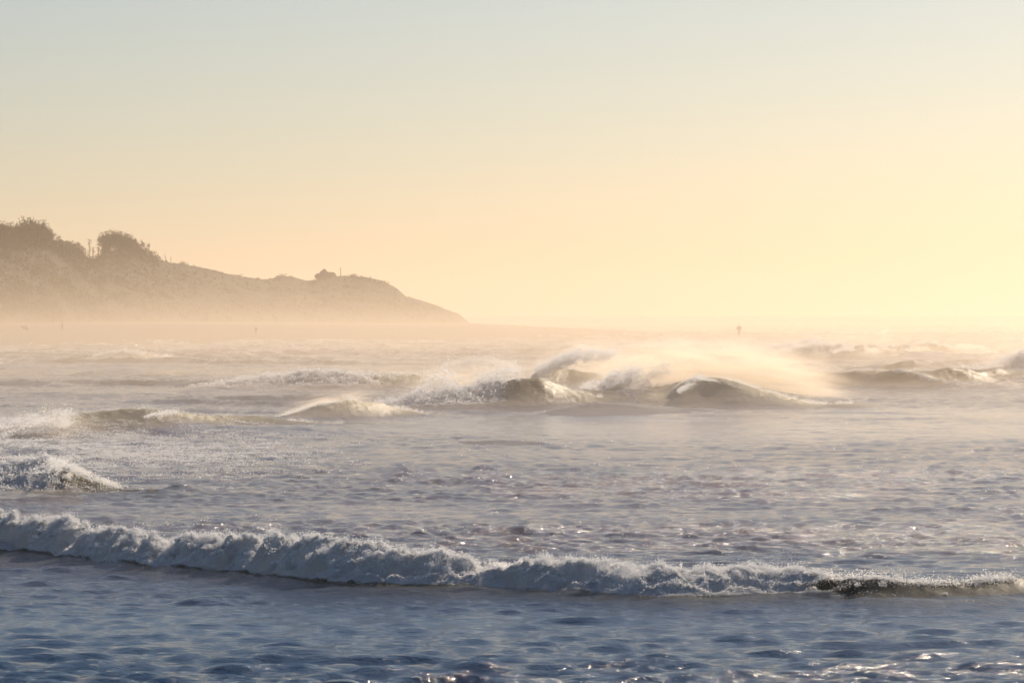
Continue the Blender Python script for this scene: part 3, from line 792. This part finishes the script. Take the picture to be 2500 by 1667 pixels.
def plant(name, kind, i, px, v, py_top, label, cat, group, wide=1.0):
    x, y, z = hill_z(px, v)
    h = EYE - (py_top - HOR) / FPX * y - z
    h = max(h, .8)
    root = empty(name, (x, y, z - .1)); tag(root, label, cat, group)
    tm, cm = PROTO[kind][i % len(PROTO[kind])]
    for nm, me, mm in (('trunk', tm, M_BARK), ('crown', cm, M_LEAF)):
        o = bpy.data.objects.new(nm, me); C.objects.link(o); o.parent = root
        if not me.materials: me.materials.append(mm)
    s_ = max(h, 2.2) ; root.scale = (s_ * wide, s_ * wide, h); root.rotation_euler = (0, 0, random.uniform(0, 6.28))
    return root
rt = random.Random(5)
TOPL = [(-330, 545), (-200, 538), (-100, 548), (0, 540), (20, 553), (34, 543), (45, 534), (70, 533), (95, 538), (118, 548), (132, 562), (143, 579), (160, 582), (178, 586), (192, 593), (206, 606)]
TOPD = [(250, 576), (258, 566), (268, 561), (285, 560), (310, 566), (325, 578), (345, 591), (362, 606), (386, 622)]
def tops(T, px): return float(np.interp(px, [a for a, _ in T], [b for _, b in T]))
k = 0
for px in np.arange(-30, 130, 9.0):
    for v in (.86, .97, 1.06):
        q = px + rt.uniform(-5, 5)
        plant('ridge_tree', 'dense', k, q, v + rt.uniform(-.04, .04), tops(TOPL, q) + rt.uniform(-9, 16) + (12 if v < .9 else 0),
              ('bushy tree of the ridge grove right at the left edge of the picture' if q < 25 else 'bushy tree in the highest part of the left ridge grove' if q < 98 else 'bushy tree on the right shoulder of the left ridge grove'), 'tree', 'trees of the tall ridge grove', .62); k += 1
for px in np.arange(136, 206, 8):
    for v in (.9, 1.0):
        q = px + rt.uniform(-3, 3)
        plant('ridge_tree', 'bush', k, q, v, tops(TOPL, q) + rt.uniform(0, 6), 'low bushy tree on the ridge between the tall grove and the gap', 'tree', 'low trees between grove and gap', .8); k += 1
plant('thin_tree', 'sparse', 0, 219, 1.0, 582, 'thin see-through tree at the left side of the ridge gap', 'tree', 'thin trees in the ridge gap', 1.05)
plant('thin_tree', 'sparse', 1, 240, 1.0, 578, 'thin see-through tree at the right side of the ridge gap, against the dome', 'tree', 'thin trees in the ridge gap', .95)
plant('thin_tree', 'sparse', 2, 228, 1.0, 602, 'shortest thin tree, in the middle of the ridge gap', 'tree', 'thin trees in the ridge gap', 1.1)
for px in np.arange(252, 386, 9):
    for v in (.86, .96, 1.04):
        q = px + rt.uniform(-4, 4)
        plant('ridge_tree', 'dense' if q < 330 else 'bush', k, q, v + rt.uniform(-.03, .03), tops(TOPD, q) + rt.uniform(-7, 11) + (10 if v < .9 else 0),
              ('bushy tree at the steep left side of the dome-shaped clump, by the gap' if q < 275 else 'bushy tree at the top of the dome-shaped clump' if q < 325 else 'low bushy tree on the falling right side of the dome-shaped clump'), 'tree', 'trees of the dome-shaped clump', .7); k += 1
plant('ridge_shrub', 'sparse', 1, 404, 1.0, 619, 'wispy shrub, left one of the pair below the dome-shaped clump', 'shrub', 'ridge shrubs', .7)
plant('ridge_shrub', 'sparse', 2, 417, 1.0, 624, 'wispy shrub, right one of the pair below the dome-shaped clump', 'shrub', 'ridge shrubs', .6)
for px, pt, lb in ((448, 637, 'first small shrub on the slope right of the wispy pair'), (690, 670, 'rounded shrub on the low hump left of the knoll'), (862, 672, 'tiny shrub on the flat top right of the post')):
    plant('ridge_shrub', 'bush', k, px, 1.0, pt, lb, 'shrub', 'ridge shrubs', 1.0); k += 1

def build_scrub():
    """low coastal scrub that clothes the whole slope"""
    r = np.random.default_rng(77); n = 8200
    px = r.uniform(-380, 1120, n); v = r.uniform(.03, 1.04, n)
    x, y, z = hill_ground(px, v)
    g = fbm(x * .09, y * .09, 19, 4)
    k_ = r.random(n) < np.clip((g - .3) * 3, .15, 1) * np.interp(px, [0, 900, 1120], [1, .7, .35])
    x, y, z, px = x[k_], y[k_], z[k_], px[k_]
    rd = r.uniform(.35, .95, len(x)) * np.interp(px, [0, 200, 420, 1120], [1.9, 1.7, .8, .5])
    cs = np.stack([x, y, z + rd * .25], 1)
    v_, f_ = leaf_cards(cs, rd, 11, .26, r)
    o = link('scrub', np_mesh('scrub', v_, f_, smooth=False), M_LEAF)
    tag(o, 'low dark scrub covering the slope of the headland', kind='stuff')
build_scrub()

def blob(seed, sx, sy, sz, sub=3, rough=.25):
    bm = bmesh.new(); bmesh.ops.create_icosphere(bm, subdivisions=sub, radius=1)
    for q in bm.verts:
        n_ = float(fbm(np.array([q.co.x * 1.7 + seed]), np.array([q.co.y * 1.7 + q.co.z * 1.3]), seed, 4)[0]) - .5
        q.co *= 1 + n_ * 2 * rough
        q.co.x *= sx; q.co.y *= sy; q.co.z *= sz
    me = bpy.data.meshes.new('rock'); bm.to_mesh(me); bm.free()
    return me
x, y, z = hill_z(795, 1.0)
kn = empty('rocky_knoll', (x, y, z)); tag(kn, 'pointed rocky knoll on the flat top of the headland, left of the thin post', 'rock')
for nm, dx, dz, sx, sz, sd_ in (('boulder', 0, .1, 2.2, 1.0, 3), ('boulder', -.5, .7, .8, 1.0, 4), ('boulder', 1.0, .3, 1.0, .7, 5), ('boulder', -1.5, .1, .8, .6, 6)):
    o = bpy.data.objects.new(nm, blob(sd_, sx, 1.2, sz, 4, .55)); C.objects.link(o); o.data.materials.append(M_ROCK); o.parent = kn; o.location = (dx, 0, dz)

M_WOOD = plain('weathered_wood', (0.12, 0.09, 0.07), (0.22, 0.18, 0.14), 4.0, 0.9)
x, y, z = hill_z(832, 1.0)
po = empty('marker_post', (x, y, z - .3)); tag(po, 'thin upright post on the flat top of the headland', 'post')
link('post_shaft', np_mesh('shaft', *tube([(0, 0, 0), (-.02, 0, 1.0), (-.06, 0, 2.05)], [.10, .09, .08], 8)), M_WOOD).parent = po
link('post_cap', np_mesh('cap', *tube([(-.06, 0, 2.05), (-.06, 0, 2.2), (-.06, 0, 2.24)], [.15, .15, .02], 8)), M_WOOD).parent = po

# ------------------------------------------------------------------ people on the sand
def simple(name, col, rough=.8):
    return plain(name, tuple(c * .8 for c in col), col, 8.0, rough)
M_SKIN = simple('skin', (0.42, 0.27, 0.19), .6)
def skin_mesh(name, verts, edges, m, parent, root=0, level=2):
    me = bpy.data.meshes.new(name); me.from_pydata([v[:3] for v in verts], edges, []); me.update()
    o = link(name, me, m); o.parent = parent
    o.modifiers.new('skin', 'SKIN'); 
    for i, v in enumerate(verts):
        rr = v[3]; rr = rr if isinstance(rr, tuple) else (rr, rr)
        sv = me.skin_vertices[0].data[i]; sv.radius = rr; sv.use_root = (i == root)
    sb = o.modifiers.new('smooth', 'SUBSURF'); sb.levels = level; sb.render_levels = level
    return o
def person(at, height, turn, label, jacket, trousers, hair, pose='stand'):
    root = empty('person', at); tag(root, label, 'person', 'people on the beach')
    root.scale = (height / 1.76,) * 3; root.rotation_euler = (0, 0, turn)
    st = {'stand': (.10, 0.0, .12, 0.0), 'walk': (.09, .26, .09, .18)}[pose]
    fx, stride, hand, sw = st
    V = [(0, 0, .95, (.15, .11)), (0, 0, 1.12, (.14, .10)), (0, 0, 1.36, (.17, .11)), (0, 0, 1.47, (.08, .07)), (0, .01, 1.54, .055), (0, .02, 1.60, (.075, .085)), (0, .02, 1.70, (.07, .08))]
    E = [(0, 1), (1, 2), (2, 3), (3, 4), (4, 5), (5, 6)]
    def chain(start, pts):
        a = start
        for p in pts: V.append(p); E.append((a, len(V) - 1)); a = len(V) - 1
    for s_ in (-1, 1):
        f = s_ * stride
        chain(0, [(s_ * .10, 0, .86, .095), (s_ * fx, f * .5 + .02, .49, .06), (s_ * fx, f, .10, .042), (s_ * fx, f - .02, .035, .042), (s_ * (fx + .01), f + .15, .025, .030)])
        g_ = -s_ * sw
        chain(2, [(s_ * .19, 0, 1.39, .065), (s_ * .275, g_ * .4 - .04, 1.13, .045), (s_ * (.21 if pose == 'stand' else .25), g_ + .05, .93, .034)])
        hb = len(V) - 1
        hx = s_ * (.20 if pose == 'stand' else .25)
        chain(hb, [(hx, g_ + .07, .87, (.036, .018))])
        pb = len(V) - 1
        for j, (dx, ln) in enumerate(((-.027, .070), (-.009, .080), (.009, .075), (.026, .060))):
            chain(pb, [(hx + dx * .3, g_ + .07 + dx, .83, .009), (hx - s_ * .006, g_ + .08 + dx, .83 - ln * .6, .008), (hx - s_ * .014, g_ + .085 + dx, .83 - ln, .007)])
        chain(hb, [(hx - s_ * .01, g_ + .105, .875, .010), (hx - s_ * .015, g_ + .12, .84, .008)])
    skin_mesh('body', V, E, M_SKIN, root)
    J = [(0, 0, .88, (.19, .14)), (0, 0, 1.12, (.18, .14)), (0, 0, 1.36, (.195, .135)), (0, .0, 1.48, (.10, .09))]
    JE = [(0, 1), (1, 2), (2, 3)]
    for s_ in (-1, 1):
        g_ = -s_ * sw; a = 2
        for p in [(s_ * .20, 0, 1.40, .085), (s_ * .285, g_ * .4 - .04, 1.13, .07), (s_ * (.215 if pose == 'stand' else .25), g_ + .045, .945, .055)]:
            J.append(p); JE.append((a, len(J) - 1)); a = len(J) - 1
    skin_mesh('jacket', J, JE, jacket, root)
    T = [(0, 0, .97, (.165, .125))]; TE = []
    for s_ in (-1, 1):
        f = s_ * stride; a = 0
        for p in [(s_ * .10, 0, .85, .11), (s_ * fx, f * .5 + .02, .49, .08), (s_ * fx, f, .09, .065)]:
            T.append(p); TE.append((a, len(T) - 1)); a = len(T) - 1
    skin_mesh('trousers', T, TE, trousers, root)
    skin_mesh('hair', [(0, -.01, 1.60, (.085, .075)), (0, 0, 1.69, (.088, .092)), (0, .01, 1.735, (.06, .065))], [(0, 1), (1, 2)], hair, root)
    for s_ in (-1, 1):
        ear = link('ear', blob(8, .012, .02, .032, 2, .05), M_SKIN); ear.parent = root; ear.location = (s_ * .082, .02, 1.615)
        eye = link('eye', blob(9, .012, .008, .008, 2, .02), hair); eye.parent = root; eye.location = (s_ * .032, .098, 1.635)
    o = link('nose', blob(10, .013, .022, .024, 2, .05), M_SKIN); o.parent = root; o.location = (0, .105, 1.605)
    o = link('mouth', blob(11, .025, .008, .006, 2, .02), simple('lips', (.30, .13, .11))); o.parent = root; o.location = (0, .096, 1.565)
M_DARK = simple('dark_coat_cloth', (0.08, 0.075, 0.07)); M_NAVY = simple('dark_trouser_cloth', (0.12, 0.11, 0.10)); M_PALE = simple('hazed_cloth', (0.24, 0.21, 0.18)); M_HAIR = simple('dark_hair', (0.03, 0.022, 0.016))  # M_PALE is lightened so the far figures look faded by haze
def stand(px, py, hpx, *a, **k_):
    at = on_beach(px, py); person((at[0], at[1], at[2] - .02), hpx * at[1] / FPX, *a, **k_)
stand(1804, 824, 33.5, R(180), 'person in dark clothes standing on the tip of the sand spit', M_DARK, M_NAVY, M_HAIR)
stand(152, 807, 23, R(95), 'faint person walking on the beach below the tall left grove', M_PALE, M_NAVY, M_HAIR, pose='walk')
stand(625, 817, 22, R(200), 'faint lone person on the beach below the middle of the headland', M_PALE, M_PALE, M_HAIR)
at = on_beach(60, 806)
dw = empty('driftwood', at); tag(dw, 'dark branched driftwood on the beach near the left edge', 'driftwood')
k_ = at[1] / FPX
for nm, pth, rd in (('log', [(-10, 9), (-2, 5), (4, 4), (12, 0)], [.10, .17, .17, .10]), ('branch', [(-2, 5), (-3, 0)], [.12, .08]), ('branch', [(0, 5), (4, 9), (6, 10)], [.08, .06, .03]), ('branch', [(-6, 7), (-11, 8)], [.07, .03])):
    link(nm, np_mesh(nm, *tube([(a * k_, 0, b * k_ + .05) for a, b in pth], rd, 7)), M_WOOD).parent = dw

# ------------------------------------------------------------------ air: even haze, low sea mist
def box(name, x0, x1, y0, y1, z0, z1):
    v = [(x, y, z) for z in (z0, z1) for y in (y0, y1) for x in (x0, x1)]
    f = [(0, 2, 3, 1), (4, 5, 7, 6), (0, 1, 5, 4), (2, 6, 7, 3), (0, 4, 6, 2), (1, 3, 7, 5)]
    return np_mesh(name, v, f, smooth=False)
m, t, out = mat('haze_air')
pv = N(t, 'ShaderNodeVolumePrincipled', Density=0.00025, Anisotropy=0.5)
pv.inputs['Color'].default_value = (1.0, 0.79, 0.605, 1)
t.links.new(pv.outputs[0], out.inputs['Volume'])
tag(link('haze', box('haze', -9300, 9300, -20, 7300, -3, 58), m), 'pale warm haze filling the air over the sea', kind='stuff')

m, t, out = mat('mist_air')
geo = N(t, 'ShaderNodeNewGeometry'); sp = N(t, 'ShaderNodeSeparateXYZ'); t.links.new(geo.outputs['Position'], sp.inputs[0])
fall = math_(t, 'POWER', 2.71828, math_(t, 'MULTIPLY', sp.outputs[2], -1 / 3.3))
on = maprange(t, sp.outputs[1], 55, 140, 0.0, 1.0)
on = math_(t, 'MULTIPLY', on, maprange(t, sp.outputs[1], 300, 520, 1.0, 0.45))
dens = math_(t, 'MULTIPLY', math_(t, 'MULTIPLY', fall, on), 0.0050)
pv = N(t, 'ShaderNodeVolumePrincipled', Anisotropy=0.52)
pv.inputs['Color'].default_value = (1.0, 0.84, 0.66, 1)
t.links.new(dens, pv.inputs['Density']); t.links.new(pv.outputs[0], out.inputs['Volume'])
m.cycles.volume_step_rate = 0.25
tag(link('sea_mist', box('sea_mist', -260, 260, 60, 1100, -1.5, 18), m), 'low golden spray mist lying over the surf', kind='stuff')
